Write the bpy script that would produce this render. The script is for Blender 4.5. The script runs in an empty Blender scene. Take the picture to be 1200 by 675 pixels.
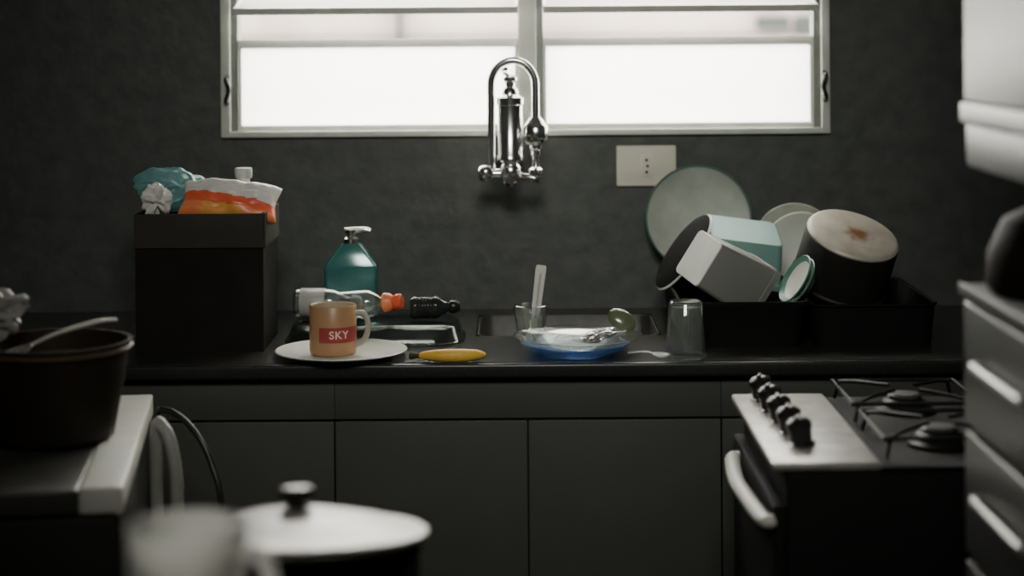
import bpy, bmesh, math, random
from mathutils import Vector, Matrix, noise, Euler

random.seed(4)
COL = bpy.context.scene.collection

# ------------------------------------------------------------------ materials
def mat(name, col, rough=0.5, metal=0.0, trans=0.0, var=0.12, scale=18.0, bump=0.0, ior=1.45,
        col2=None, spec=None, alpha=None, detail=6):
    m = bpy.data.materials.new(name); m.use_nodes = True
    nt = m.node_tree; b = nt.nodes["Principled BSDF"]
    b.inputs["Roughness"].default_value = rough
    b.inputs["Metallic"].default_value = metal
    b.inputs["Transmission Weight"].default_value = trans
    b.inputs["IOR"].default_value = ior
    if spec is not None: b.inputs["Specular IOR Level"].default_value = spec
    if alpha is not None: b.inputs["Alpha"].default_value = alpha
    tc = nt.nodes.new("ShaderNodeTexCoord")
    nz = nt.nodes.new("ShaderNodeTexNoise"); nz.inputs["Scale"].default_value = scale
    nz.inputs["Detail"].default_value = detail
    nt.links.new(tc.outputs["Object"], nz.inputs["Vector"])
    rp = nt.nodes.new("ShaderNodeValToRGB")
    c2 = col2 if col2 else tuple(c * (1 - var) for c in col)
    rp.color_ramp.elements[0].position = 0.35; rp.color_ramp.elements[1].position = 0.68
    rp.color_ramp.elements[0].color = (*c2, 1); rp.color_ramp.elements[1].color = (*col, 1)
    nt.links.new(nz.outputs["Fac"], rp.inputs["Fac"])
    nt.links.new(rp.outputs["Color"], b.inputs["Base Color"])
    if bump > 0:
        bp = nt.nodes.new("ShaderNodeBump"); bp.inputs["Strength"].default_value = bump
        bp.inputs["Distance"].default_value = 0.01
        nt.links.new(nz.outputs["Fac"], bp.inputs["Height"])
        nt.links.new(bp.outputs["Normal"], b.inputs["Normal"])
    return m

def thin(name, tint, gloss=(0.9, 0.9, 0.9), rough=0.05, base=0.08, k=0.55, body=None, body_fac=0.0, tl_mix=0.5):
    m = bpy.data.materials.new(name); m.use_nodes = True
    nt = m.node_tree; nt.nodes.clear()
    o = nt.nodes.new("ShaderNodeOutputMaterial")
    tr = nt.nodes.new("ShaderNodeBsdfTransparent")
    tc = nt.nodes.new("ShaderNodeTexCoord"); nz = nt.nodes.new("ShaderNodeTexNoise"); nz.inputs["Scale"].default_value = 25
    nt.links.new(tc.outputs["Object"], nz.inputs["Vector"])
    cr = nt.nodes.new("ShaderNodeValToRGB")
    cr.color_ramp.elements[0].color = (*[c * .9 for c in tint], 1); cr.color_ramp.elements[1].color = (*tint, 1)
    nt.links.new(nz.outputs["Fac"], cr.inputs[0]); nt.links.new(cr.outputs[0], tr.inputs[0])
    gl = nt.nodes.new("ShaderNodeBsdfGlossy"); gl.inputs[0].default_value = (*gloss, 1); gl.inputs["Roughness"].default_value = rough
    lw = nt.nodes.new("ShaderNodeLayerWeight"); lw.inputs[0].default_value = 0.35
    mp = nt.nodes.new("ShaderNodeMapRange"); mp.inputs[3].default_value = base; mp.inputs[4].default_value = k
    nt.links.new(lw.outputs["Facing"], mp.inputs[0])
    a = tr.outputs[0]
    if body:
        df = nt.nodes.new("ShaderNodeBsdfDiffuse"); df.inputs[0].default_value = (*body, 1)
        tl = nt.nodes.new("ShaderNodeBsdfTranslucent"); tl.inputs[0].default_value = (*body, 1)
        m1 = nt.nodes.new("ShaderNodeMixShader"); m1.inputs[0].default_value = tl_mix
        nt.links.new(df.outputs[0], m1.inputs[1]); nt.links.new(tl.outputs[0], m1.inputs[2])
        m2 = nt.nodes.new("ShaderNodeMixShader"); m2.inputs[0].default_value = body_fac
        nt.links.new(a, m2.inputs[1]); nt.links.new(m1.outputs[0], m2.inputs[2]); a = m2.outputs[0]
    mx = nt.nodes.new("ShaderNodeMixShader")
    nt.links.new(mp.outputs[0], mx.inputs[0]); nt.links.new(a, mx.inputs[1]); nt.links.new(gl.outputs[0], mx.inputs[2])
    nt.links.new(mx.outputs[0], o.inputs[0])
    return m

M = {}
M['wall'] = mat('wall_dark_cement', (0.102, 0.110, 0.101), 0.5, col2=(0.074, 0.081, 0.075), scale=26, bump=0.28, detail=10)
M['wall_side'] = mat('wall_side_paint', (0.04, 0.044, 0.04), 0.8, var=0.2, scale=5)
M['ceil'] = mat('ceiling_paint', (0.15, 0.15, 0.14), 0.9)
M['floor'] = mat('floor_tile', (0.07, 0.067, 0.062), 0.5, scale=4)
M['alu'] = mat('window_aluminium', (0.78, 0.79, 0.72), 0.45, 0.1)
M['alu_dark'] = mat('window_aluminium_dark', (0.20, 0.22, 0.20), 0.5, 0.2)
M['counter'] = mat('counter_granite', (0.030, 0.030, 0.028), 0.30, var=0.3, scale=160)
M['cab'] = mat('cabinet_grey', (0.066, 0.070, 0.060), 0.6, var=0.12, scale=6)
M['cab_in'] = mat('cabinet_carcass', (0.05, 0.05, 0.05), 0.8)  # plain dark grey of the carcass and plinth
M['chrome'] = mat('chrome', (0.90, 0.90, 0.88), 0.20, 1.0, var=0.05)
M['steel'] = mat('brushed_steel', (0.50, 0.50, 0.48), 0.32, 1.0, var=0.15, scale=40)
M['black'] = mat('black_plastic', (0.018, 0.018, 0.018), 0.28)
M['rack'] = mat('matt_black_plastic', (0.010, 0.010, 0.010), 0.7, spec=0.15)
M['black_m'] = mat('black_enamel', (0.015, 0.015, 0.015), 0.5, spec=0.25)
M['white'] = mat('white_ceramic', (0.72, 0.72, 0.65), 0.3, var=0.05)
M['whitepl'] = mat('white_plastic', (0.68, 0.68, 0.61), 0.4, var=0.08)
M['cupgrip'] = mat('cream_glaze', (0.42, 0.38, 0.31), 0.4, var=0.08)
M['greypl'] = mat('pale_grey_metal', (0.42, 0.42, 0.38), 0.4, 0.2, var=0.12)
M['outlet'] = mat('outlet_plastic', (0.78, 0.75, 0.63), 0.45, var=0.05)
M['dark'] = mat('dark_hole', (0.008, 0.008, 0.008), 0.8)
M['mug'] = mat('mug_terracotta_glaze', (0.50, 0.285, 0.145), 0.35, var=0.1)
M['mug_in'] = mat('mug_inner_glaze', (0.50, 0.40, 0.29), 0.35)
M['red'] = mat('label_red', (0.40, 0.06, 0.06), 0.45, var=0.05)
M['letter'] = mat('letter_white', (0.85, 0.70, 0.58), 0.5, var=0.02)
M['banana'] = mat('banana_skin', (0.90, 0.54, 0.09), 0.5, col2=(0.78, 0.44, 0.06), scale=30)
M['stem'] = mat('banana_tip_brown', (0.06, 0.04, 0.02), 0.7)
M['teal_liq'] = thin('teal_translucent_plastic', (0.35, 0.62, 0.60), (.7, .85, .85), 0.12, 0.08, 0.5, body=(0.15, 0.42, 0.41), body_fac=0.42)
M['teal'] = mat('teal_plastic', (0.25, 0.46, 0.42), 0.4, var=0.08)
M['teal_rim'] = mat('dull_teal_rim', (0.09, 0.20, 0.175), 0.45, var=0.08)
M['tealbag'] = thin('teal_bag_plastic', (0.5, 0.68, 0.68), (.7, .85, .85), 0.3, 0.06, 0.3, body=(0.22, 0.40, 0.41), body_fac=0.75)
M['clear'] = thin('clear_plastic', (0.80, 0.84, 0.82), rough=0.12, base=0.12, k=0.6, body=(.6, .62, .6), body_fac=.12)
M['glass'] = thin('clear_glass', (0.90, 0.93, 0.91), rough=0.05, base=0.10, k=0.65, body=(.6, .62, .6), body_fac=.10)
M['dimglass'] = thin('dish_glass', (0.80, 0.84, 0.82), (.6, .62, .6), rough=0.1, base=0.03, k=0.30)
M['dglass'] = mat('dark_glass', (0.03, 0.035, 0.03), 0.08)
M['blueglass'] = thin('blue_glass', (0.50, 0.66, 0.96), (.75, .85, 1), 0.06, 0.12, 0.6, body=(0.28, 0.44, 0.82), body_fac=.35)
M['orange'] = mat('orange_plastic', (0.88, 0.26, 0.10), 0.35, var=0.05)
M['redor'] = mat('red_orange_plastic', (0.80, 0.13, 0.06), 0.35, var=0.05)
M['yel'] = mat('packet_yellow', (0.80, 0.36, 0.08), 0.35, var=0.05)
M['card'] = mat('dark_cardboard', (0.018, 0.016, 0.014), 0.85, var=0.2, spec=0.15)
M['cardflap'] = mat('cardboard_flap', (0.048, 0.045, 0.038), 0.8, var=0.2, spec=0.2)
M['paper'] = mat('crumpled_white_plastic', (0.74, 0.72, 0.67), 0.35, var=0.1)
M['greybag'] = mat('crumpled_grey_plastic', (0.34, 0.33, 0.30), 0.4, var=0.2)
M['tub'] = mat('grey_tub', (0.24, 0.245, 0.225), 0.45, var=0.06)
M['tub_lit'] = mat('tub_lit_base', (0.82, 0.82, 0.75), 0.45, var=0.1)  # tub base coloured paler than its sides so that end looks lit
M['cap_grey'] = mat('grey_cap', (0.45, 0.45, 0.43), 0.4)
M['tray'] = mat('grey_tray', (0.46, 0.47, 0.41), 0.5, 0.1, var=0.25)
M['dplate'] = mat('dark_plate', (0.014, 0.014, 0.014), 0.85, spec=0.08)
M['green'] = mat('green_rim', (0.12, 0.28, 0.21), 0.35)
M['lime'] = thin('lime_skin', (0.40, 0.48, 0.25), rough=0.2, base=0.1, k=0.3, body=(0.24, 0.27, 0.17), body_fac=0.8)
M['potdark'] = mat('dark_pot_side', (0.024, 0.023, 0.021), 0.5, 0.2, spec=.3)
M['redpot'] = mat('dark_red_pot', (0.016, 0.009, 0.007), 0.7, 0.0, spec=.2)
M['tanrim'] = mat('tan_pot_rim', (0.12, 0.08, 0.048), 0.45, 0.1)
M['olive'] = mat('dark_olive_enamel', (0.018, 0.017, 0.011), 0.55, 0.0, col2=(0.024, 0.014, 0.010), scale=8, spec=.2)
M['lid'] = mat('pale_lid_enamel', (0.82, 0.80, 0.72), 0.4, 0.1, var=0.08)
M['frost'] = thin('frosted_plastic', (0.95, 0.96, 0.93), rough=0.35, base=0.10, k=0.4, body=(.97, .97, .93), body_fac=.65, tl_mix=.62)
M['hose'] = mat('grey_white_hose', (0.32, 0.32, 0.29), 0.4)
M['wood'] = mat('table_top', (0.06, 0.045, 0.035), 0.5)
M['stovepanel'] = mat('stove_panel_steel', (0.48, 0.47, 0.42), 0.42, 0.35, col2=(0.33, 0.32, 0.29), scale=24)
M['stovebody'] = mat('stove_body_dark', (0.014, 0.014, 0.014), 0.7, spec=0.15)
M['unit'] = mat('dark_metal_front', (0.036, 0.036, 0.033), 0.4, 0.2, var=0.12)
M['unit_up'] = mat('grey_metal_door', (0.085, 0.085, 0.076), 0.4, 0.35, var=0.3)
M['unit_dk'] = mat('dark_laminate', (0.022, 0.022, 0.020), 0.5, var=0.1)
M['topdark'] = mat('dark_machine_top', (0.07, 0.07, 0.065), 0.45)
M['foil'] = mat('foil', (0.6, 0.6, 0.58), 0.25, 0.8)
M['house'] = mat('outside_render', (0.42, 0.35, 0.31), 0.9, col2=(0.25, 0.21, 0.19), scale=1.6)
M['house2'] = mat('outside_trim', (0.03, 0.035, 0.03), 0.9, var=0.3, scale=2)

def frosted_pane():
    m = bpy.data.materials.new('frosted_window_glass'); m.use_nodes = True
    nt = m.node_tree; nt.nodes.clear()
    o = nt.nodes.new("ShaderNodeOutputMaterial"); mx = nt.nodes.new("ShaderNodeMixShader")
    t = nt.nodes.new("ShaderNodeBsdfTranslucent"); tr = nt.nodes.new("ShaderNodeBsdfTransparent")
    t.inputs[0].default_value = (0.97, 0.97, 0.95, 1)
    tc = nt.nodes.new("ShaderNodeTexCoord"); nz = nt.nodes.new("ShaderNodeTexNoise")
    nz.inputs["Scale"].default_value = 60
    mp = nt.nodes.new("ShaderNodeMapRange"); mp.inputs[3].default_value = 0.10; mp.inputs[4].default_value = 0.18
    nt.links.new(tc.outputs["Object"], nz.inputs["Vector"]); nt.links.new(nz.outputs["Fac"], mp.inputs[0])
    nt.links.new(mp.outputs[0], mx.inputs[0]); nt.links.new(t.outputs[0], mx.inputs[1]); nt.links.new(tr.outputs[0], mx.inputs[2])
    nt.links.new(mx.outputs[0], o.inputs[0])
    return m
M['pane'] = frosted_pane()

def rust_mat():
    m = mat('pot_base_with_rust', (0.72, 0.67, 0.58), 0.5, 0.2, col2=(0.50, 0.45, 0.38), scale=16)
    nt = m.node_tree; b = nt.nodes["Principled BSDF"]
    src = b.inputs["Base Color"].links[0].from_socket
    tc = nt.nodes.new("ShaderNodeTexCoord")
    mp = nt.nodes.new("ShaderNodeMapping"); mp.inputs["Location"].default_value = (-.008, .004, 0)
    nt.links.new(tc.outputs["Object"], mp.inputs[0])
    ln = nt.nodes.new("ShaderNodeVectorMath"); ln.operation = 'LENGTH'; nt.links.new(mp.outputs[0], ln.inputs[0])
    nz = nt.nodes.new("ShaderNodeTexNoise"); nz.inputs["Scale"].default_value = 48; nz.inputs["Detail"].default_value = 3
    nt.links.new(tc.outputs["Object"], nz.inputs["Vector"])
    ad = nt.nodes.new("ShaderNodeMath"); ad.operation = 'MULTIPLY_ADD'
    nt.links.new(nz.outputs["Fac"], ad.inputs[0]); ad.inputs[1].default_value = 0.040; nt.links.new(ln.outputs["Value"], ad.inputs[2])
    r = nt.nodes.new("ShaderNodeValToRGB")
    r.color_ramp.elements[0].position = 0.030; r.color_ramp.elements[0].color = (1, 1, 1, 1)
    r.color_ramp.elements[1].position = 0.050; r.color_ramp.elements[1].color = (0, 0, 0, 1)
    nt.links.new(ad.outputs[0], r.inputs[0])
    mx = nt.nodes.new("ShaderNodeMixRGB"); nt.links.new(r.outputs[0], mx.inputs[0]); nt.links.new(src, mx.inputs[1])
    mx.inputs[2].default_value = (0.26, 0.11, 0.03, 1)
    nt.links.new(mx.outputs[0], b.inputs["Base Color"])
    return m
M['rust'] = rust_mat()

# ------------------------------------------------------------------ mesh tools
def finish(name, bm, m, loc=(0, 0, 0), rot=None, parent=None, smooth=True, angle=40):
    bmesh.ops.recalc_face_normals(bm, faces=bm.faces[:])
    me = bpy.data.meshes.new(name); bm.to_mesh(me); bm.free()
    if smooth:
        for p in me.polygons: p.use_smooth = True
        try: me.set_sharp_from_angle(angle=math.radians(angle))
        except Exception: pass
    mats = m if isinstance(m, (list, tuple)) else [m]
    for k in mats: me.materials.append(M[k])
    o = bpy.data.objects.new(name, me); COL.objects.link(o)
    o.location = loc
    if rot is not None:
        if isinstance(rot, Matrix): o.rotation_euler = rot.to_euler()
        else: o.rotation_euler = rot
    if parent is not None: o.parent = parent
    return o

def empty(name, loc, rot=None):
    o = bpy.data.objects.new(name, None); COL.objects.link(o); o.location = loc
    o.empty_display_size = 0.03
    if rot is not None: o.rotation_euler = rot.to_euler() if isinstance(rot, Matrix) else rot
    return o

def tag(o, label, cat, group=None):
    o["label"] = label; o["category"] = cat
    if group: o["group"] = group
    return o

def add_box(bm, x0, x1, y0, y1, z0, z1, bev=0.0):
    r = bmesh.ops.create_cube(bm, size=1.0)
    vs = r['verts']
    for v in vs:
        v.co = Vector(((x0 + x1) / 2 + v.co.x * (x1 - x0), (y0 + y1) / 2 + v.co.y * (y1 - y0), (z0 + z1) / 2 + v.co.z * (z1 - z0)))
    if bev > 0:
        es = list({e for v in vs for e in v.link_edges})
        bmesh.ops.bevel(bm, geom=es, offset=bev, segments=3, profile=0.5, affect='EDGES')

def box(name, dims, m, bev=0.003, **k):
    bm = bmesh.new(); add_box(bm, *dims, bev); return finish(name, bm, m, **k)

def boxes(name, lst, m, bev=0.0, **k):
    bm = bmesh.new()
    for d in lst: add_box(bm, *d, bev)
    return finish(name, bm, m, **k)

def add_lathe(bm, prof, segs=56, mi=None, M4=None):
    rings = []
    for i, (r, z) in enumerate(prof):
        if r < 1e-6:
            rings.append([bm.verts.new((0, 0, z))])
        else:
            rings.append([bm.verts.new((r * math.cos(2 * math.pi * j / segs), r * math.sin(2 * math.pi * j / segs), z)) for j in range(segs)])
    for i in range(len(rings) - 1):
        a, b = rings[i], rings[i + 1]
        for j in range(segs):
            k = (j + 1) % segs
            if len(a) == 1 and len(b) == 1: continue
            if len(a) == 1: f = bm.faces.new((a[0], b[j], b[k]))
            elif len(b) == 1: f = bm.faces.new((a[j], a[k], b[0]))
            else: f = bm.faces.new((a[j], a[k], b[k], b[j]))
            if mi: f.material_index = mi[i]
    if M4 is not None:
        for rg in rings:
            for v in rg: v.co = M4 @ v.co

def lathe(name, prof, m, segs=56, mi=None, **k):
    bm = bmesh.new(); add_lathe(bm, prof, segs, mi); return finish(name, bm, m, **k)

def add_sweep(bm, pts, rad, segs=12, flat=1.0, up=None):
    pts = [Vector(p) for p in pts]; n = len(pts)
    rads = rad if isinstance(rad, (list, tuple)) else [rad] * n
    t0 = (pts[1] - pts[0]).normalized()
    u = Vector(up) if up else (Vector((0, 0, 1)) if abs(t0.z) < 0.9 else Vector((0, 1, 0)))
    nrm = (u - t0 * u.dot(t0)).normalized()
    rings = []
    for i in range(n):
        if i == 0: t = t0
        elif i == n - 1: t = (pts[i] - pts[i - 1]).normalized()
        else: t = (pts[i + 1] - pts[i - 1]).normalized()
        nrm = (nrm - t * nrm.dot(t)).normalized(); bn = t.cross(nrm)
        rings.append([bm.verts.new(pts[i] + nrm * rads[i] * flat * math.cos(2 * math.pi * j / segs) + bn * rads[i] * math.sin(2 * math.pi * j / segs)) for j in range(segs)])
    for i in range(n - 1):
        for j in range(segs):
            k = (j + 1) % segs
            bm.faces.new((rings[i][j], rings[i][k], rings[i + 1][k], rings[i + 1][j]))
    bm.faces.new(rings[0]); bm.faces.new(rings[-1])

def smooth_path(pts, sub=8):
    pts = [Vector(p) for p in pts]; out = []
    P = [pts[0] * 2 - pts[1]] + pts + [pts[-1] * 2 - pts[-2]]
    for i in range(1, len(P) - 2):
        for s in range(sub):
            t = s / sub
            a, b, c, d = P[i - 1], P[i], P[i + 1], P[i + 2]
            out.append(0.5 * ((2 * b) + (c - a) * t + (2 * a - 5 * b + 4 * c - d) * t * t + (-a + 3 * b - 3 * c + d) * t ** 3))
    out.append(pts[-1]); return out

def sweep(name, pts, rad, m, segs=12, sub=8, flat=1.0, up=None, **k):
    bm = bmesh.new(); p = smooth_path(pts, sub) if sub > 1 else pts
    if isinstance(rad, (list, tuple)) and sub > 1:
        rr = []
        for i in range(len(rad) - 1):
            for s in range(sub): rr.append(rad[i] + (rad[i + 1] - rad[i]) * s / sub)
        rr.append(rad[-1]); rad = rr
    add_sweep(bm, p, rad, segs, flat, up); return finish(name, bm, m, **k)

def rr(w, d, r, z, n=6):
    r = min(r, w / 2 - 1e-4, d / 2 - 1e-4); out = []
    for cx, cy, a0 in ((w / 2 - r, d / 2 - r, 0), (-w / 2 + r, d / 2 - r, 90), (-w / 2 + r, -d / 2 + r, 180), (w / 2 - r, -d / 2 + r, 270)):
        for i in range(n + 1):
            a = math.radians(a0 + 90 * i / n)
            out.append(Vector((cx + r * math.cos(a), cy + r * math.sin(a), z)))
    return out

def loft(name, secs, m, mi=None, closed=False, **k):
    bm = bmesh.new(); rings = [[bm.verts.new(c) for c in rr(*s)] for s in secs]
    n = len(rings[0])
    for i in range(len(rings) - 1):
        for j in range(n):
            q = (j + 1) % n
            f = bm.faces.new((rings[i][j], rings[i][q], rings[i + 1][q], rings[i + 1][j]))
            if mi: f.material_index = mi[i]
    f = bm.faces.new(rings[0])
    if mi: f.material_index = mi[0]
    f = bm.faces.new(rings[-1])
    if mi: f.material_index = mi[-1]
    return finish(name, bm, m, **k)

def crumple(name, size, m, seed=0, amp=0.35, freq=1.5, sub=5, **k):
    bm = bmesh.new(); bmesh.ops.create_icosphere(bm, subdivisions=sub, radius=1.0)
    off = Vector((seed * 7.3, seed * 3.1, seed * 1.7))
    for v in bm.verts:
        d = v.co.normalized()
        wv = d + 0.25 * Vector((noise.noise(d * 1.2 + off), noise.noise(d * 1.2 - off), noise.noise(d * 1.2 + off * 2)))
        a = math.sqrt(noise.noise(wv * freq + off) ** 2 + .004); b = math.sqrt(noise.noise(wv * freq * 2.0 + off * 2) ** 2 + .006)
        c = noise.noise(d * 1.1 + off)
        s = 1 - amp * a * 1.1 - amp * b * .35 + 0.28 * c
        v.co = Vector((d.x * s * size[0], d.y * s * size[1], d.z * s * size[2]))
    return finish(name, bm, m, smooth=True, angle=60, **k)

def axis_rot(n):
    return Vector((0, 0, 1)).rotation_difference(Vector(n).normalized()).to_matrix()

# ------------------------------------------------------------------ room shell
def struct(o): o["kind"] = "structure"; return o
WX0, WX1, WZ0, WZ1 = -0.582, 0.636, 1.251, 2.06
struct(boxes('wall_back', [(-1.4, WX0, 0, .15, 0, 2.6), (WX1, 1.4, 0, .15, 0, 2.6), (WX0, WX1, 0, .15, 0, WZ0), (WX0, WX1, 0, .15, WZ1, 2.6)], 'wall', smooth=False))
struct(boxes('wall_left', [(-1.4, -1.25, -5.4, 0, 0, 2.6)], 'wall_side', smooth=False))
struct(boxes('wall_right', [(1.25, 1.4, -5.4, 0, 0, 2.6)], 'wall_side', smooth=False))
struct(boxes('wall_front', [(-1.4, 1.4, -5.55, -5.4, 0, 2.6)], 'wall_side', smooth=False))
struct(boxes('floor', [(-1.4, 1.4, -5.55, .15, -.1, 0)], 'floor', smooth=False))
struct(boxes('ceiling', [(-1.4, 1.4, -5.55, .15, 2.6, 2.7)], 'ceil', smooth=False))

# window
f = .015
win = boxes('window_1', [(WX0 - .004, WX0 + f, -.012, .06, WZ0 - .002, WZ1), (WX1 - f, WX1 + .002, -.012, .06, WZ0 - .002, WZ1),
                         (WX0 + f, WX1 - f, -.014, .06, WZ0 - .002, WZ0 + .010), (WX0 + f, WX1 - f, -.012, .06, WZ1 - .02, WZ1),
                         (.0125, .048, -.014, .06, WZ0 + .010, WZ1 - .02)], 'alu', bev=.0015)
struct(win); win["label"] = "aluminium louvred kitchen window with bright frosted panes"
def sash(x0, x1, z0, z1, tilt, m, t=.012, tt=None):
    w = x1 - x0; h = z1 - z0; tt = tt or t
    root_loc = ((x0 + x1) / 2, .012, (z0 + z1) / 2)
    bm = bmesh.new()
    add_box(bm, -w/2, w/2, -.008, .006, -h/2, -h/2 + t, .001); add_box(bm, -w/2, w/2, -.008, .006, h/2 - tt, h/2, .001)
    add_box(bm, -w/2, -w/2 + .006, -.005, .005, -h/2 + t, h/2 - tt); add_box(bm, w/2 - .006, w/2, -.005, .005, -h/2 + t, h/2 - tt)
    s = finish('sash', bm, 'alu', loc=root_loc, rot=(tilt, 0, 0), parent=win)
    bm = bmesh.new(); add_box(bm, -w/2 + .006, w/2 - .006, -.002, .002, -h/2 + t, h/2 - tt)
    finish('pane', bm, m, parent=s)
xl0, xl1 = WX0 + f, .0125
xr0, xr1 = .048, WX1 - f
for (a, b, dk0, dk1) in ((xl0, xl1, .014, .001), (xr0, xr1, .014, .014)):
    boxes('jamb', [(a, a + dk0, .0, .05, WZ0 + .010, WZ1 - .02), (b - dk1, b, .0, .05, WZ0 + .010, WZ1 - .02)], 'alu_dark', parent=win)
    sash(a + dk0, b - dk1, WZ0 + .0105, 1.445, 0, 'pane', t=.010, tt=.017)
    for zc in (1.518, 1.688, 1.858):
        sash(a + dk0, b - dk1, zc - .08, zc + .08, math.radians(-77), 'pane', t=.010)
for x in (WX0 + .010, WX1 - .010):
    sg = 1 if x < 0 else -1
    sweep('window_latch', [(x, -.012, 1.372), (x, -.034, 1.365), (x + sg * .006, -.036, 1.345), (x, -.034, 1.325), (x, -.012, 1.318)], .0045, 'black', parent=win)

# exterior neighbour wall
struct(boxes('wall_exterior', [(-4, 4, 4.0, 4.2, -1, 1.72)], 'house', smooth=False))
struct(boxes('trim_exterior', [(-4, 4, 3.95, 4.25, 1.72, 1.74), (1.00, 1.13, 3.94, 3.99, 1.45, 1.50), (1.16, 1.24, 3.94, 3.99, 1.43, 1.50), (-.47, -.45, 3.94, 3.99, 1.40, 1.60), (-4, 4, 3.97, 3.995, 1.420, 1.428)], 'house2', smooth=False))

# ------------------------------------------------------------------ counter, sink, cabinets
CZ = .90
CB = .876
HX0, HX1, HY0, HY1 = -.07, .27, -.34, -.08
bm = bmesh.new()
for d_ in [(-1.25, HX0, -.61, 0, CB, CZ), (HX1, 1.25, -.61, 0, CB, CZ), (HX0, HX1, -.61, HY0, CB, CZ), (HX0, HX1, HY1, 0, CB, CZ)]: add_box(bm, *d_)
add_box(bm, -1.25, 1.25, -.63, -.6105, CB, CZ, .0045)
ct = finish('countertop', bm, 'counter', angle=30)
tag(ct, "dark polished stone worktop running along the wall", "countertop")
bm = bmesh.new()
w = HX1 - HX0 - .004; d = HY1 - HY0 - .004
secs = [(w, d, .03, 0), (w, d, .03, -.03), (w - .02, d - .02, .04, -.17), (w - .06, d - .06, .04, -.18), (w - .063, d - .063, .04, -.177), (w - .024, d - .024, .04, -.168), (w - .004, d - .004, .03, -.03), (w - .004, d - .004, .03, 0)]
rings = [[bm.verts.new(c) for c in rr(*s)] for s in secs]
n = len(rings[0])
for i in range(len(rings)):
    if i == 3: continue
    a = rings[i]; b = rings[(i + 1) % len(rings)]
    for j in range(n):
        q = (j + 1) % n; bm.faces.new((a[j], a[q], b[q], b[j]))
bm.faces.new(rings[3]); bm.faces.new(rings[4])
sink = finish('sink', bm, 'steel', loc=((HX0 + HX1) / 2, (HY0 + HY1) / 2, CZ - .001))
tag(sink, "stainless steel sink basin set into the worktop", "sink")
lathe('drain', [(0, .001), (.012, .001), (.012, .003), (.03, .004), (.032, 0), (0, 0)], 'chrome', loc=(0, 0, -.176), parent=sink)

def cabinet(x0, x1):
    c = empty('kitchen_cabinet', ((x0 + x1) / 2, -.363, 0)); w = (x1 - x0)
    boxes('body', [(-w/2 + .001, w/2 - .001, -.225, .358, .08, .66), (-w/2 + .001, w/2 - .001, -.225, -.205, .66, CB - .001), (-w/2+.001, -w/2+.018, -.205, .358, .66, CB - .001), (w/2-.018, w/2-.001, -.205, .358, .66, CB - .001)], 'cab_in', parent=c, smooth=False)
    box('rail', (-w/2 + .0003, w/2 - .0003, -.243, -.2255, .804, CB - .0015), 'cab', parent=c, bev=.0006)
    for s in (-1, 1):
        dx0, dx1 = (-w/2 + .001, -.0009) if s < 0 else (.0009, w/2 - .001)
        box('door', (dx0, dx1, -.245, -.2255, .10, .800), 'cab', parent=c, bev=.002)
    box('plinth', (-w/2 + .001, w/2 - .001, -.19, -.17, 0, .0795), 'cab_in', parent=c)
    tag(c, "grey two-door base cabinet under the worktop", "cabinet", "base cabinets")
for k in range(3): cabinet(-.962 + .656 * k, -.962 + .656 * (k + 1))

# ------------------------------------------------------------------ outlet
ox, oz = .268, 1.186
out = empty('wall_outlet', (ox, 0, oz)); tag(out, "cream rectangular wall socket plate on dark wall", "outlet")
bm = bmesh.new(); add_box(bm, -.06, .06, -.010, 0, -.041, .041, .003); finish('plate', bm, 'outlet', parent=out)
bm = bmesh.new(); add_box(bm, -.011, .011, -.013, -.0102, -.022, .022, .001); finish('socket', bm, 'outlet', parent=out)
bm = bmesh.new()
for z in (-.012, 0, .012):
    r = bmesh.ops.create_cone(bm, cap_ends=True, segments=16, radius1=.0028, radius2=.0028, depth=.002)
    for v in r['verts']: v.co = Vector((v.co.x + (0.002 if z == 0 else 0), -.0138 + v.co.z, v.co.y + z))
finish('pin_holes', bm, 'dark', parent=out)

# ------------------------------------------------------------------ faucet
fx, fy = -.006, -.15
F = empty('faucet', (fx, 0, 1.184)); tag(F, "chrome wall-mounted kitchen tap with filter and gooseneck", "faucet")
bm = bmesh.new()
R90 = Matrix.Rotation(math.radians(90), 4, 'X')
add_lathe(bm, [(0, 0), (.030, 0), (.028, .008), (.014, .012), (.013, .12), (.018, .122), (.020, .15), (.016, .168), (0, .17)], 32, M4=R90)
finish('wall_arm', bm, 'chrome', parent=F)
bm = bmesh.new()
add_lathe(bm, [(0, -.026), (.012, -.025), (.015, -.018), (.012, -.012), (.019, -.008), (.021, 0), (.021, .012), (.016, .018), (.019, .022), (.0255, .026), (.0255, .034)
               , (.0240, .036), (.0240, .132), (.0262, .134), (.0262, .147), (.017, .153), (.015, .163), (.010, .168), (.010, .176), (.014, .180), (.014, .186), (.006, .190), (0, .191)], 40, M4=Matrix.Translation((0.001, fy, 0)))
finish('filter_body', bm, 'chrome', parent=F)
bm = bmesh.new()
pts = [(-.036, fy, -.005), (-.036, fy, .05), (-.036, fy, .15)]
for i in range(0, 13):
    a = math.pi - math.pi * i / 12
    pts.append((.007 + .043 * math.cos(a), fy - .004 * i / 12, .171 + .048 * math.sin(a)))
pts += [(.050, fy - .005, .14), (.050, fy - .006, .105)]
add_sweep(bm, smooth_path(pts, 3), .0078, 16)
finish('gooseneck', bm, 'chrome', parent=F)
bm = bmesh.new()
add_lathe(bm, [(0, 0), (.008, 0), (.012, .004), (.012, .01), (.021, .016), (.024, .022), (.024, .045), (.020, .050), (.015, .058), (.010, .064), (0, .064)], 32, M4=Matrix.Translation((.050, fy - .006, .045)))
finish('spout', bm, 'chrome', parent=F)
bm = bmesh.new()
add_lathe(bm, [(0, 0), (.013, .001), (.014, .008), (.008, .012), (.006, .022), (.006, .034), (.009, .036), (.009, .044), (0, .0445)], 20, M4=Matrix.Translation((.050, fy - .006, .0)))
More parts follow.
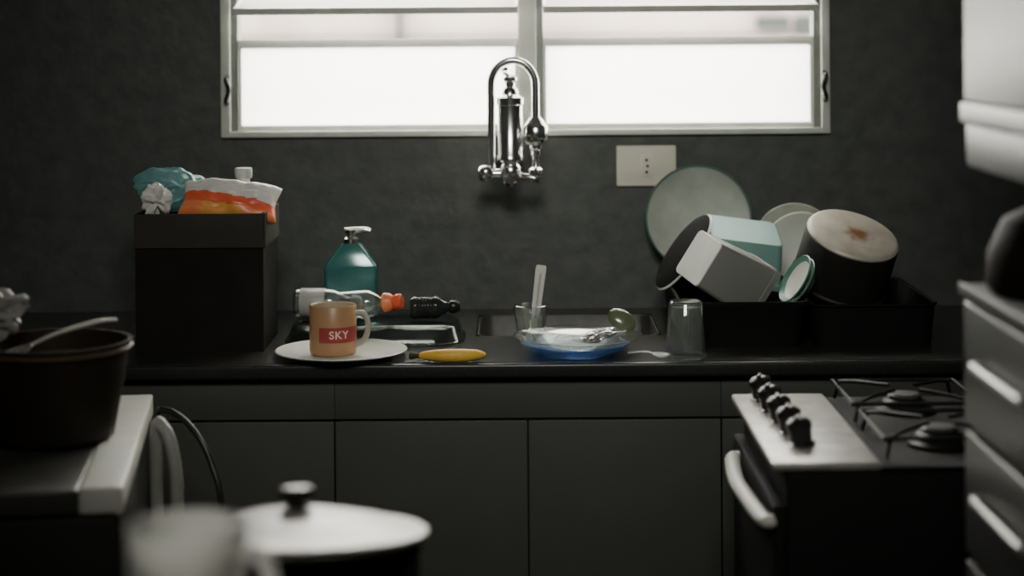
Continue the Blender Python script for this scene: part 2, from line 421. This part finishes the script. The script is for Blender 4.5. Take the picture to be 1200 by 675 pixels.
finish('nozzle', bm, 'chrome', parent=F)
bm = bmesh.new(); add_lathe(bm, [(0, -.004), (.010, -.003), (.015, .002), (.0165, .018), (.012, .026), (.0075, .028)], 28, M4=Matrix.Translation((-.047, fy - .004, -.012)))
finish('knob', bm, 'chrome', parent=F)
bm = bmesh.new(); add_sweep(bm, smooth_path([(.018, fy, -.005), (.035, fy - .005, -.007), (.058, fy - .008, -.012)], 4), [.007] * 8 + [.010], 14); finish('lever', bm, 'chrome', parent=F)
bm = bmesh.new(); add_sweep(bm, [(-.036, fy, .0), (-.015, fy, .0)], .009, 16); finish('connector', bm, 'chrome', parent=F)
bm = bmesh.new(); add_sweep(bm, smooth_path([(0, fy, .188), (-.012, fy - .01, .198), (-.006, fy - .03, .203)], 4), .004, 10); finish('filter_tap', bm, 'chrome', parent=F)

# ------------------------------------------------------------------ plates & mug
def plate_prof(R, h, t=.004, foot=.55):
    return [(0, 0.002), (R * foot - .006, .002), (R * foot - .005, 0), (R * foot, 0), (R * foot + .003, .003), (R * .78, h * .45), (R - .002, h - .002), (R, h), (R - .002, h + .0015), (R * .78, h * .45 + t), (R * foot, .002 + t), (0, .002 + t)]
pl = lathe('plate', plate_prof(.114, .013), 'white', loc=(-.299, -.548, CZ))
tag(pl, "white ceramic plate under the mug on the counter edge", "plate")
mx, my = -.313, -.55
mz = CZ + .0062
mug = empty('mug', (mx, my, mz)); tag(mug, "terracotta mug with red band lettered SKY, on plate", "mug")
R = .0405; H = .085
lathe('body', [(0, .002), (.034, .002), (.036, 0), (.039, .002), (R, .008), (R, H - .002), (R - .0015, H), (R - .0035, H - .002), (R - .0037, .01), (.033, .006), (0, .006)], ['mug', 'mug_in'], mi=[0]*6 + [1]*5, parent=mug, segs=72)
sweep('handle', [(R - .001, 0, .070), (R + .013, 0, .071), (R + .021, 0, .060), (R + .022, 0, .042), (R + .014, 0, .024), (R - .001, 0, .016)], .0042, 'cupgrip', flat=1.2, rot=(0, 0, math.radians(-12)), parent=mug)
def band(name, r, a0, a1, z0, z1, m, par):
    bm = bmesh.new(); N = 40; pr = None
    for i in range(N + 1):
        a = math.radians(a0 + (a1 - a0) * i / N)
        c = [bm.verts.new((rad * math.sin(a), -rad * math.cos(a), z)) for rad, z in ((r, z0), (r, z1), (r + .0005, z1), (r + .0005, z0))]
        if pr:
            for q in range(4): bm.faces.new((pr[q], c[q], c[(q + 1) % 4], pr[(q + 1) % 4]))
        pr = c
    return finish(name, bm, m, parent=par)
band('label_band', R + .0001, -30, 80, .024, .050, 'red', mug)
cu = bpy.data.curves.new('sky_text', 'FONT'); cu.body = "SKY"; cu.size = .0185; cu.align_x = 'CENTER'; cu.align_y = 'CENTER'; cu.extrude = .0003; cu.offset = .0003; cu.space_character = 1.12
to = bpy.data.objects.new('tmp', cu); COL.objects.link(to)
bpy.context.view_layer.update()
dg = bpy.context.evaluated_depsgraph_get()
me = bpy.data.meshes.new_from_object(to.evaluated_get(dg)); bpy.data.objects.remove(to)
for v in me.vertices:
    a = v.co.x / R + math.radians(20); rr_ = R + .0011 + v.co.z
    v.co = Vector((rr_ * math.sin(a), -rr_ * math.cos(a), .037 + v.co.y))
me.materials.clear(); me.materials.append(M['letter'])
lo = bpy.data.objects.new('lettering', me); COL.objects.link(lo); lo.parent = mug

# banana
bm = bmesh.new()
bp = [(-.056, .006, .010), (-.05, .004, .0105), (-.035, -.001, .0115), (-.01, -.006, .0120), (.02, -.005, .0120), (.043, .003, .0115), (.057, .010, .0105)]
rd = [.003, .006, .009, .0112, .0112, .009, .004]
P = smooth_path(bp, 4); RR = []
for i in range(6):
    for s in range(4): RR.append(rd[i] + (rd[i + 1] - rd[i]) * s / 4)
RR.append(rd[-1])
add_sweep(bm, P, RR, 12)
ban = finish('banana', bm, 'banana', loc=(-.107, -.608, CZ), angle=60); tag(ban, "ripe yellow banana lying on the counter edge", "banana")
sweep('stem', [(-.054, .0055, .010), (-.062, .008, .010), (-.070, .012, .009)], [.0045, .0045, .006], 'stem', sub=4, parent=ban)

# inverted glass dish with bottles
bm = bmesh.new()
secs = [(.325, .19, .06, 0), (.325, .19, .06, .004), (.315, .18, .05, .006), (.30, .165, .045, .029), (.285, .15, .04, .034)]
inn = [(.282, .147, .04, .031), (.295, .160, .04, .027), (.310, .175, .045, 0)]
rg = [[bm.verts.new(c) for c in rr(*s)] for s in secs + inn]; n = len(rg[0])
for i in range(len(rg)):
    if i == 4: continue
    a = rg[i]; b = rg[(i + 1) % len(rg)]
    for j in range(n):
        q = (j + 1) % n; bm.faces.new((a[j], a[q], b[q], b[j]))
bm.faces.new(rg[4]); bm.faces.new(rg[5])
gd = finish('glass_baking_dish', bm, 'dimglass', loc=(-.252, -.360, CZ + .0005)); tag(gd, "clear glass baking dish turned upside down by the wall", "baking dish")
TZ = CZ + .035
def bottle(loc, direction, L, R, m, capm, capm2=None, label_m=None, lab="", ribs=False, cs=1.0, name='detergent_bottle'):
    rot = axis_rot(direction)
    b = empty(name, loc, rot)
    pr = [(0, 0), (R * .8, 0), (R, .006)]
    if ribs:
        for i in range(7):
            z = .012 + i * (L * .5) / 7; pr += [(R, z), (R * .92, z + .002), (R, z + .004)]
    pr += [(R, L * .62), (R * .95, L * .72), (R * .62, L * .88), (R * .42, L * .95), (R * .42, L), (0, L)]
    lathe('body', pr, m, parent=b, segs=40)
    if label_m: lathe('label', [(R + .0002, L * .12), (R + .0008, L * .13), (R + .0008, L * .55), (R + .0002, L * .56)], label_m, parent=b, segs=40)
    lathe('cap', [(0, L + .0005), (R * .5 * cs, L + .0005), (R * .58 * cs, L + .003), (R * .55 * cs, L + .012), (R * .40 * cs, L + .019), (0, L + .019)], capm, parent=b, segs=24)
    if capm2: lathe('spout_tip', [(0, L + .0192), (R * .38 * cs, L + .0192), (R * .40 * cs, L + .022), (R * .46 * cs, L + .025), (R * .46 * cs, L + .033), (R * .36 * cs, L + .036), (0, L + .036)], capm2, parent=b, segs=24)
    tag(b, lab, "bottle"); return b
bottle((-.405, -.33, TZ + .0275), (1, -.04, 0), .105, .026, 'clear', 'greypl', None, 'cap_grey', "clear plastic bottle with pale label lying on its side")
bottle((-.320, -.385, TZ + .029), (.96, -.26, .10), .088, .026, 'clear', 'orange', 'redor', None, "clear detergent bottle with orange cap lying down", cs=1.2)
bottle((-.190, -.36, TZ + .0215), (1, .10, 0), .072, .021, 'dglass', 'black', None, None, "small ribbed dark glass bottle lying on glass dish", ribs=True, name='glass_bottle')

# soap dispenser
sd = empty('soap_dispenser', (-.309, -.215, CZ)); tag(sd, "teal translucent soap dispenser with chrome pump", "soap dispenser")
bm = bmesh.new()
secs = [(.088, .050, .006, 0), (.092, .056, .006, .003), (.100, .058, .006, .114), (.099, .057, .006, .118), (.044, .034, .006, .154), (.034, .030, .006, .159)]
rg = [[bm.verts.new(c) for c in rr(*s)] for s in secs]; n = len(rg[0])
for i in range(len(rg) - 1):
    for j in range(n):
        q = (j + 1) % n; bm.faces.new((rg[i][j], rg[i][q], rg[i + 1][q], rg[i + 1][j]))
bm.faces.new(rg[0]); bm.faces.new(rg[-1])
finish('body', bm, 'teal_liq', parent=sd, angle=18)
bm = bmesh.new()
add_lathe(bm, [(0, .1595), (.016, .1595), (.016, .168), (.011, .171), (.008, .173), (.008, .176), (.012, .178), (.012, .185), (0, .187)], 28)
add_sweep(bm, smooth_path([(-.012, 0, .183), (.008, 0, .184), (.028, 0, .184), (.036, 0, .181)], 4), .0055, 12)
finish('pump', bm, 'chrome', parent=sd)

# small glass with a white spatula
cup = lathe('drinking_glass', [(0, .002), (.022, 0), (.024, .002), (.032, .062), (.0305, .063), (.0225, .006), (0, .006)], 'glass', loc=(.030, -.378, CZ)); tag(cup, "small clear glass holding a white spatula", "glass")
sp = empty('spatula', (.034, -.378, CZ + .0075), Euler((math.radians(-4), math.radians(8), math.radians(8))))
loft('blade', [(.012, .004, .0015, 0), (.013, .004, .0015, .03), (.017, .004, .0015, .05), (.020, .0035, .0015, .122), (.016, .003, .001, .127)], 'whitepl', parent=sp)
boxes('ridge', [(-.002, .002, -.0026, -.0018, .030, .112)], 'cap_grey', parent=sp)
tag(sp, "white plastic spatula standing upright in a glass", "spatula")

# blue bowl + clear glass plate
bb = lathe('glass_bowl', [(0, .002), (.058, .002), (.062, 0), (.067, .002), (.084, .010), (.0935, .018), (.0945, .020), (.091, .0195), (.080, .012), (.060, .005), (0, .005)], 'blueglass', loc=(.105, -.530, CZ)); tag(bb, "shallow blue glass bowl under a clear plate", "bowl")
prf = [(0, .003), (.052, .003), (.056, 0), (.061, .003), (.088, .014), (.111, .021), (.1125, .023), (.110, .0235), (.088, .0172), (.058, .0065), (0, .0065)]
gp = lathe('glass_plate', prf, 'glass', loc=(.110, -.526, CZ + .0085)); tag(gp, "clear glass soup plate stacked on blue bowl", "plate")
cr = crumple('plastic_wrap', (.040, .024, .012), 'foil', seed=3, amp=.8, loc=(.148, -.524, CZ + .031), rot=(0, math.radians(-12), .3)); tag(cr, "crumpled silvery wrapper lying in the glass plate", "wrapper")
lm = empty('lime_wedge', (.190, -.464, CZ + .046), Euler((math.radians(56), math.radians(30), math.radians(-10)))); tag(lm, "squeezed green lime half at rim of plate", "lime")
bm = bmesh.new(); add_lathe(bm, [(0, -.003), (.012, -.005), (.020, -.001), (.0215, .003), (.017, .008), (.008, .011), (0, .0115)], 48)
for v in bm.verts: v.co.x *= 1.25; v.co.y *= .9
finish('skin', bm, 'lime', parent=lm)
ss = empty('spoon', (.250, -.585, CZ + .001), Euler((0, 0, math.radians(150)))); tag(ss, "clear plastic spoon lying on the counter edge", "spoon")
sweep('handle', [(.012, 0, .006), (.03, 0, .008), (.06, .004, .004)], [.002, .003, .004], 'frost', sub=4, parent=ss, flat=.5)
bm = bmesh.new(); add_lathe(bm, [(0, 0), (.008, .002), (.013, .007), (.0125, .0075), (.0075, .003), (0, .0012)], 24)
for v in bm.verts: v.co.x *= 1.35
finish('bowl', bm, 'frost', parent=ss)

# upside-down glass tumbler
tm = lathe('glass_tumbler', [(.034, .001), (.0355, 0), (.036, .002), (.0355, .006), (.0345, .012), (.029, .092), (.026, .096), (0, .096), (0, .088), (.0265, .086), (.0335, .003), (.034, .001)], 'glass', loc=(.294, -.57, CZ)); tag(tm, "clear glass tumbler upside down beside dish rack", "glass")
lathe('rim', [(.0362, .001), (.0372, .002), (.0372, .005), (.0362, .006)], 'clear', parent=tm)

# ------------------------------------------------------------------ dish rack with crockery
rx0, rx1, ry0, ry1 = .290, .520, -.50, -.05
rk = empty('dish_rack', ((rx0 + rx1) / 2, (ry0 + ry1) / 2, CZ)); tag(rk, "black plastic dish drainer full of washed dishes", "dish rack")
w = rx1 - rx0; d = ry1 - ry0
loft('basin', [(w - .03, d - .03, .02, 0), (w - .006, d - .006, .025, .072), (w, d, .025, .076), (w, d, .025, .082), (w - .010, d - .010, .02, .082), (w - .014, d - .014, .02, .074), (w - .036, d - .036, .018, .004)], 'rack', parent=rk)
w, d = .225, .36
rp = loft('roasting_pan', [(w - .02, d - .03, .02, 0), (w - .008, d - .012, .025, .070), (w, d, .03, .073), (w, d, .03, .077), (w - .014, d - .018, .024, .075), (w - .034, d - .040, .018, .004)], 'rack', loc=(.6345, -.32, CZ)); tag(rp, "black roasting pan under the upturned pot", "pan")

# round grey tray leaning on the wall
nrm = Vector((0.0, -1, .22))
tr = empty('round_tray', (.368, -.047, 1.084), axis_rot(nrm)); tag(tr, "large round grey tray with dull teal rim leaning on wall", "tray")
lathe('disc', [(0, 0), (.098, 0), (.102, .004), (.102, .006), (.098, .003), (0, .003)], 'tray', parent=tr, segs=72)
lathe('rim', [(.1022, .0), (.104, .003), (.106, .007), (.105, .009), (.1022, .0065)], 'teal_rim', parent=tr, segs=72)
# dark round dish
dn = Vector((-.80, -.14, .58))
dp = lathe('dark_bowl', [(0, 0), (.045, 0), (.060, .004), (.078, .009), (.0825, .012), (.085, .015), (.0825, .017), (.076, .012), (.057, .007), (0, .003)], ['dplate', 'tub_lit'], mi=[0, 0, 0, 0, 1, 1, 0, 0, 0], loc=(.308, -.262, 1.051), rot=axis_rot(-dn)); tag(dp, "dark shallow dish leaning sideways on plastic tubs", "dish")
def tub(name, w, d, h, m, loc, rot, label, cr=.012):
    secs = [(w * .80, d * .80, cr, h), (w * .82, d * .82, cr, h - .002), (w * .96, d * .96, cr, .012), (w, d, cr, .011), (w, d, cr, 0), (w * .96, d * .96, cr, 0), (w * .94, d * .94, cr, .010), (w * .80, d * .80, cr, h - .006), (w * .76, d * .76, cr, h - .004)]
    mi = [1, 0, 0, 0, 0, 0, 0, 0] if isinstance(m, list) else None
    bm = bmesh.new()
    rg = [[bm.verts.new(c) for c in rr(*s)] for s in secs]; n = len(rg[0])
    for i in range(len(rg) - 1):
        for j in range(n):
            q = (j + 1) % n; fc = bm.faces.new((rg[i][j], rg[i][q], rg[i + 1][q], rg[i + 1][j]))
            if mi: fc.material_index = mi[i]
    fc = bm.faces.new(rg[0])
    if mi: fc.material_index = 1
    bm.faces.new(rg[-1])
    o = finish(name, bm, m, loc=loc, rot=rot, angle=25); tag(o, label, "container"); return o
tub('plastic_tub', .168, .12, .090, 'teal', (.422, -.190, .996), Euler((math.radians(22), math.radians(8), math.radians(6))), "teal plastic tub turned upside down in dish rack")
RM = Matrix.Rotation(math.radians(32), 3, 'Y') @ Matrix.Rotation(math.radians(28), 3, 'Z') @ Matrix.Rotation(math.radians(-90), 3, 'Y')
tub('plastic_tub', .108, .100, .140, ['tub', 'tub_lit'], (.434, -.372, .988), RM, "pale grey plastic tub tipped over on dish rack", cr=.009)

def std_plate(name, R, loc, nrm, m, mi, label):
    o = lathe(name, plate_prof(R, .016), m, mi=mi, loc=loc, rot=axis_rot(nrm)); tag(o, label, "plate", "plates in the dish rack"); return o
std_plate('plate', .082, (.556, -.075, 1.032), (-.1, -1, .25), 'tray', None, "greyish plate standing upright near the wall")
std_plate('plate', .075, (.564, -.105, 1.024), (-.1, -1, .25), 'white', None, "white plate standing upright near the wall")
mig = [0, 0, 0, 0, 0, 1, 1, 1, 1, 0, 0]
pnn = Vector((-.84, -.20, .50)).normalized()
pc = Vector((.520, -.400, 1.002))
std_plate('plate', .048, tuple(pc), pnn, ['white', 'green'], mig, "white plate with green rim leaning beside pot")
std_plate('plate', .046, tuple(pc - pnn * .010), pnn, ['white', 'green'], mig, "white plate with green rim leaning beside pot")

# upturned pot
pn = Vector((.2, -.40, .88)).normalized()
po = empty('cooking_pot', (.626, -.335, 1.085), axis_rot(pn)); tag(po, "dented aluminium pot upside down with rusty base", "pot")
lathe('base_disc', [(0, 0), (.078, 0), (.083, -.002), (.086, -.007), (.0855, -.010), (0, -.010)], 'rust', parent=po, segs=64)
lathe('body', [(0, -.0102), (.085, -.0102), (.087, -.016), (.088, -.10), (.091, -.103), (.091, -.107), (.086, -.107), (.0845, -.016), (0, -.014)], 'potdark', parent=po, segs=64)

# ------------------------------------------------------------------ cardboard box with rubbish
bx = empty('cardboard_box', (-.553, -.39, CZ)); tag(bx, "dark cardboard box filled with rubbish on counter", "box")
w, d, h = .225, .20, .243
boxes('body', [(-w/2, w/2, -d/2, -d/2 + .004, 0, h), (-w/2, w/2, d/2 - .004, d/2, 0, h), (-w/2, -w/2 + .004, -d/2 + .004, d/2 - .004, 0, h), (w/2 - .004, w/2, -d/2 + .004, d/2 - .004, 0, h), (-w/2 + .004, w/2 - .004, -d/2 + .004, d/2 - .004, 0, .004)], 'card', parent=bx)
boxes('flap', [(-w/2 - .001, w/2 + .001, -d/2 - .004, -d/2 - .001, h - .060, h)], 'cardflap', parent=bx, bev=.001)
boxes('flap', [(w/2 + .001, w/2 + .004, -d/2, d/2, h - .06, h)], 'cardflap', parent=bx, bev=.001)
o = crumple('plastic_bag', (.080, .048, .044), 'tealbag', seed=2, amp=.5, loc=(-.626, -.358, 1.174), rot=(0, math.radians(6), 0)); tag(o, "crumpled teal plastic bag in the box", "plastic bag")
o = crumple('crumpled_wrapper', (.032, .022, .034), 'paper', seed=5, amp=.9, loc=(-.634, -.448, 1.162)); tag(o, "crumpled white wrapper in the box", "wrapper")
def pillow(name, L, Hh, T, mats, loc, rot, seed):
    bm = bmesh.new(); nx, nz = 64, 34; gr = {}
    for s in (1, -1):
        for i in range(nx + 1):
            for j in range(nz + 1):
                u = i / nx * 2 - 1; v = j / nz * 2 - 1
                edge = i in (0, nx) or j in (0, nz)
                if edge and s == -1: gr[s, i, j] = gr[1, i, j]; continue
                th = T * ((1 - u ** 4) * (1 - v ** 4)) ** .5
                wr = noise.noise(Vector((u * 2 + seed, v * 1.8, s))) * .35 + abs(noise.noise(Vector((u * 3.5, v * 3 + seed, s)))) * .2
                gr[s, i, j] = bm.verts.new((u * L / 2 * (1 - .04 * math.cos(v * 3)), s * -th * (1 + wr), v * Hh / 2 * (1 - .08 * u * u) + .005 * noise.noise(Vector((u * 3, v * 2, seed)))))
    for s in (1, -1):
        for i in range(nx):
            for j in range(nz):
                fc = bm.faces.new((gr[s, i, j], gr[s, i + 1, j], gr[s, i + 1, j + 1], gr[s, i, j + 1]))
                u = (i + .5) / nx * 2 - 1; v = (j + .5) / nz * 2 - 1
                lim = .05 - .22 * u
                fc.material_index = 0 if v > lim else (1 if (lim - v) < .50 else (3 if -.5 < u < .3 else 2))
    return finish(name, bm, mats, loc=loc, rot=rot, angle=60)
o = pillow('snack_packet', .172, .082, .024, ['paper', 'redor', 'orange', 'yel'], (-.508, -.425, 1.157), Euler((math.radians(-40), math.radians(4), math.radians(-3))), 2.0); tag(o, "orange and white crinkled food packet in box", "food packet")
o = empty('plastic_bottle', (-.496, -.335, CZ + .005)); tag(o, "clear plastic bottle standing upright in the box", "bottle")
lathe('body', [(0, .002), (.028, 0), (.032, .005), (.032, .2), (.028, .23), (.014, .265), (.0125, .27), (.0125, .288), (0, .288)], 'frost', parent=o)
lathe('cap', [(0, .2885), (.0155, .2885), (.0165, .292), (.0165, .304), (.015, .307), (0, .307)], 'cap_grey', parent=o)

# ------------------------------------------------------------------ washing machine
ang = math.atan2(.078, .62)
wm = empty('washing_machine', (-.847, -1.115, 0), Euler((0, 0, ang))); tag(wm, "dark washing machine with bright metal edge strip on top", "washing machine")
box('body', (-.30, .30, -.305, .31, .02, .845), 'unit_dk', parent=wm, bev=.01)
box('top', (-.305, .248, -.315, .315, .8455, .878), 'unit_up', parent=wm, bev=.004)
box('edge_strip', (.2485, .305, -.315, .315, .8455, .880), 'whitepl', parent=wm, bev=.004)
for xx in (-.18, -.05, .08):
    bm = bmesh.new(); add_lathe(bm, [(0, 0), (.022, 0), (.021, .014), (.018, .018), (0, .018)], 24, M4=Matrix.Translation((xx, -.3055, .78)) @ R90)
    finish('knob', bm, 'whitepl', parent=wm)
for sx in (-.25, .25):
    for sy in (-.26, .26):
        lathe('foot', [(0, 0), (.02, 0), (.02, .0195), (0, .0195)], 'black', loc=(sx, sy, 0), parent=wm, segs=16)
o = sweep('black_hose', [(-.575, -.80, .60), (-.565, -.84, .84), (-.545, -.86, .872), (-.505, -.88, .852), (-.470, -.90, .80), (-.448, -.92, .70), (-.44, -.94, .35), (-.47, -.95, .014)], .005, 'black'); tag(o, "black rubber hose arching beside the washing machine", "hose")
o = sweep('white_hose', [(-.545, -.93, .60), (-.545, -.95, .845), (-.532, -.96, .866), (-.516, -.97, .83), (-.508, -.98, .74), (-.505, -1.0, .4), (-.50, -1.0, .014)], .010, 'hose'); tag(o, "white drain hose hanging beside the washing machine", "hose")
# pot on it
wp = empty('cooking_pot', (-.662, -1.10, .8805)); tag(wp, "dark olive-black pot with spoon on washing machine", "pot")
lathe('body', [(0, 0), (.074, 0), (.084, .006), (.102, .10), (.106, .136), (.110, .138), (.110, .142), (.104, .142), (.098, .10), (.080, .008), (0, .004)], 'olive', parent=wp, segs=64)
lathe('rim_band', [(.1075, .128), (.1115, .130), (.1115, .134), (.1075, .1355)], 'tanrim', parent=wp, segs=64)
lathe('stew', [(0, .112), (.096, .112), (.094, .104), (0, .104)], 'stem', parent=wp)
spn = empty('serving_spoon', (-.70, -1.12, 1.016), Euler((0, math.radians(-17), math.radians(8)))); tag(spn, "metal serving spoon resting across the dark pot", "spoon")
sweep('handle', [(.01, 0, .0), (.05, 0, .004), (.11, 0, .002), (.135, 0, -.004)], [.0045, .006, .008, .005], 'whitepl', flat=.5, parent=spn)
bm = bmesh.new(); add_lathe(bm, [(0, -.010), (.015, -.007), (.023, 0), (.0225, .0008), (.0145, -.006), (0, -.0085)], 24)
for v in bm.verts: v.co.x *= 1.3; v.co.x -= .015
finish('bowl', bm, 'steel', parent=spn)
o = crumple('plastic_bag', (.060, .042, .040), 'greybag', seed=8, amp=.8, loc=(-.750, -1.08, 1.056)); tag(o, "crumpled pale plastic bag on top of pot", "plastic bag")

# ------------------------------------------------------------------ foreground table, pot, pitcher
tb = empty('table', (-.30, -1.97, 0)); tag(tb, "dark wooden kitchen table carrying pot and pitcher", "table")
box('table_top', (-.40, .40, -.45, .45, .72, .75), 'wood', parent=tb, bev=.004)
for sx in (-.36, .36):
    for sy in (-.41, .41): box('leg', (sx - .02, sx + .02, sy - .02, sy + .02, 0, .7195), 'wood', parent=tb)
fp = empty('stockpot', (-.235, -1.80, .7505)); tag(fp, "dark stockpot covered by a pale domed lid", "pot")
lathe('body', [(0, 0), (.122, 0), (.130, .006), (.132, .156), (.134, .160), (.134, .164), (.128, .164), (.127, .010), (0, .006)], 'black_m', parent=fp, segs=72)
lid = lathe('lid', [(0, .024), (.02, .024), (.06, .019), (.10, .011), (.130, .002), (.139, -.001), (.1405, .003), (.1405, .006), (.137, .008), (.130, .008), (.10, .0165), (.06, .0245), (.02, .0295), (0, .0298)], 'lid', loc=(0, 0, .1735), rot=(math.radians(-6), 0, 0), parent=fp, segs=80)
lathe('lid_knob', [(0, .030), (.012, .030), (.011, .034), (.018, .037), (.0195, .045), (.017, .052), (0, .054)], 'black', parent=lid, segs=32)
pt = empty('pitcher', (-.292, -2.15, .7505)); tag(pt, "frosted white plastic pitcher with side handle", "pitcher")
lathe('body', [(0, 0), (.043, 0), (.046, .004), (.052, .27), (.054, .277), (.0525, .279), (.050, .272), (.044, .008), (0, .005)], 'frost', parent=pt)
sweep('handle', [(.052, 0, .25), (.070, 0, .258), (.082, 0, .23), (.080, 0, .14), (.070, 0, .06), (.046, 0, .05)], .008, 'frost', parent=pt, rot=(0, 0, math.radians(-20)))

# ------------------------------------------------------------------ stove
SX0, SX1, SY0, SY1 = .345, .94, -1.285, -.80
st = empty('stove', ((SX0 + SX1) / 2, (SY0 + SY1) / 2, 0)); tag(st, "four-burner gas stove with steel panel and black knobs", "stove")
hw = (SX1 - SX0) / 2; hd = (SY1 - SY0) / 2
box('body', (-hw + .020, hw, -hd + .004, hd, .02, .868), 'stovebody', parent=st, bev=.004)
box('oven_door', (-hw + .002, -hw + .0195, -hd + .012, hd - .012, .18, .820), 'stovebody', parent=st, bev=.004)
box('control_panel', (-hw, -hw + .147, -hd, hd, .8685, .880), 'stovepanel', parent=st, bev=.004)
box('cooktop', (-hw + .1475, hw, -hd, hd, .8685, .874), 'stovebody', parent=st, bev=.002)
sweep('oven_handle', [(-hw + .001, hd - .090, .800), (-hw - .010, hd - .105, .800), (-hw - .020, 0.02, .800), (-hw - .020, -.06, .800), (-hw - .010, -hd + .022, .800), (-hw + .001, -hd + .008, .800)], .012, 'whitepl', parent=st, flat=.8)
for i in range(5):
    yy = hd - .055 - i * .080
    bm = bmesh.new()
    add_lathe(bm, [(0, 0), (.020, 0), (.020, .003), (.0155, .005), (.0165, .020), (.0185, .026), (.018, .032), (.013, .037), (.005, .039), (0, .0392)], 32)
    add_box(bm, -.0035, .0035, -.014, .014, .034, .0415, .002)
    finish('knob', bm, 'black', loc=(-hw + .044 + .003 * i, yy, .8803), rot=(0, math.radians(-8), random.uniform(-.4, .4)), parent=st)
for ix, bxx in enumerate((-.045, .17)):
    for iy, byy in enumerate((.125, -.115)):
        lathe('burner', [(0, 0), (.045, 0), (.045, .006), (.034, .010), (.034, .016), (.028, .020), (0, .021)], 'black_m', loc=(bxx, byy, .8743), parent=st, segs=36)
        lathe('burner_cap', [(0, .0215), (.024, .0215), (.025, .025), (.022, .028), (0, .029)], 'topdark', loc=(bxx, byy, .8743), parent=st, segs=36)
        bm = bmesh.new()
        for q in range(4):
            a = math.radians(45 + 90 * q); c, s = math.cos(a), math.sin(a)
            add_sweep(bm, [(.028 * c, .028 * s, .036), (.09 * c, .09 * s, .034), (.120 * c, .120 * s, .030), (.130 * c, .130 * s, .003)], .0030, 8)
        add_sweep(bm, [(-.095, -.095, .030), (.095, -.095, .030), (.095, .095, .030), (-.095, .095, .030), (-.095, -.095, .030)], .0030, 8)
        finish('grate', bm, 'black_m', loc=(bxx, byy, .8743), parent=st)

# ------------------------------------------------------------------ tall unit at the right
UX = .563; UY0, UY1 = -2.35, -1.45
un = empty('kitchen_cupboard', (.88, (UY0 + UY1) / 2, 0)); tag(un, "tall dark metal cupboard with drawers and open shelf", "cupboard")
hx = UX - .88; hy = (UY1 - UY0) / 2
boxes('body', [(hx + .02, .32, -hy, hy, 0, 1.13), (.29, .32, -hy, hy, 1.13, 1.37), (hx + .02, .32, -hy, hy, 1.37, 2.15)], 'unit_dk', parent=un, bev=.002)
box('shelf_top', (hx - .002, .32, -hy - .004, hy + .002, 1.1305, 1.142), 'topdark', parent=un, bev=.003)
box('shelf_edge', (hx - .005, hx - .0022, -hy, hy, 1.128, 1.144), 'unit_up', parent=un, bev=.001)
box('upper_door', (hx + .004, hx + .0195, -hy, hy, 1.372, 2.15), 'unit_up', parent=un, bev=.002)
box('ledge', (hx - .002, hx + .0195, -hy, hy, 1.345, 1.3695), 'whitepl', parent=un, bev=.003)
box('lower_ledge', (hx + .006, hx + .0195, -hy, hy, 1.290, 1.343), 'unit', parent=un, bev=.002)
zz = [1.125 - .162 * i for i in range(7)]
for i in range(6):
    dr = box('drawer', (hx, hx + .0195, -hy + .003, hy - .003, zz[i + 1] + .006, zz[i] - .004), 'unit', parent=un, bev=.004)
    zc = zz[i] - .072
    bm = bmesh.new()
    add_sweep(bm, [(hx - .001, hy - .085, zc), (hx - .008, hy - .085, zc), (hx - .010, hy - .095, zc), (hx - .010, hy - .30, zc), (hx - .008, hy - .31, zc), (hx - .001, hy - .31, zc)], .006, 12)
    finish('handle', bm, 'greypl', parent=dr)
o = empty('kettle', (.652, -1.55, 1.1425)); tag(o, "dark reddish kettle on the open cupboard shelf", "kettle")
lathe('body', [(0, 0), (.075, 0), (.082, .01), (.080, .05), (.062, .09), (.035, .104), (0, .106)], 'redpot', parent=o)
lathe('lid_knob', [(0, .1065), (.008, .1065), (.012, .118), (0, .122)], 'black', parent=o, segs=20)
sweep('spout', [(0, -.07, .05), (0, -.10, .07), (0, -.115, .095)], [.014, .010, .008], 'redpot', parent=o)
sweep('handle', [(0, -.045, .095), (0, -.04, .135), (0, 0, .142), (0, .04, .135), (0, .045, .095)], .006, 'black', parent=o)

# ------------------------------------------------------------------ light
w = bpy.data.worlds.new("World"); bpy.context.scene.world = w; w.use_nodes = True
bg = w.node_tree.nodes["Background"]; bg.inputs[0].default_value = (1.0, 0.985, 0.93, 1); bg.inputs[1].default_value = 14.0
def area(name, loc, target, sx, sy, e, col=(1, 1, 1), spread=180):
    l = bpy.data.lights.new(name, 'AREA'); l.shape = 'RECTANGLE'; l.size = sx; l.size_y = sy; l.energy = e; l.color = col
    l.spread = math.radians(spread)
    o = bpy.data.objects.new(name, l); COL.objects.link(o); o.location = loc
    o.rotation_euler = (Vector(target) - Vector(loc)).to_track_quat('-Z', 'Y').to_euler(); return o
area('sky_through_window', (0.03, .45, 2.35), (0.03, -1.4, .8), 1.4, .9, 80, (1, .98, .92))
area('room_fill', (0, -2.9, 2.5), (0.05, -.1, 1.13), .7, .7, 4.5, (1, 1, .92), spread=54)  # added fill light from above; no actual lamp hangs here

# ------------------------------------------------------------------ camera
cam = bpy.data.cameras.new('camera'); co = bpy.data.objects.new('camera', cam); COL.objects.link(co)
co.location = (0, -3.85, 1.47)
cam.lens = 67.2; cam.sensor_width = 36; cam.sensor_fit = 'HORIZONTAL'; cam.shift_y = -.25625
co.rotation_euler = (Matrix.Rotation(math.radians(90), 3, 'X') @ Matrix.Rotation(-.0075, 3, 'Z')).to_euler()
cam.dof.use_dof = True; cam.dof.focus_distance = 3.35; cam.dof.aperture_fstop = 2.0
cam.clip_start = .05
bpy.context.scene.camera = co
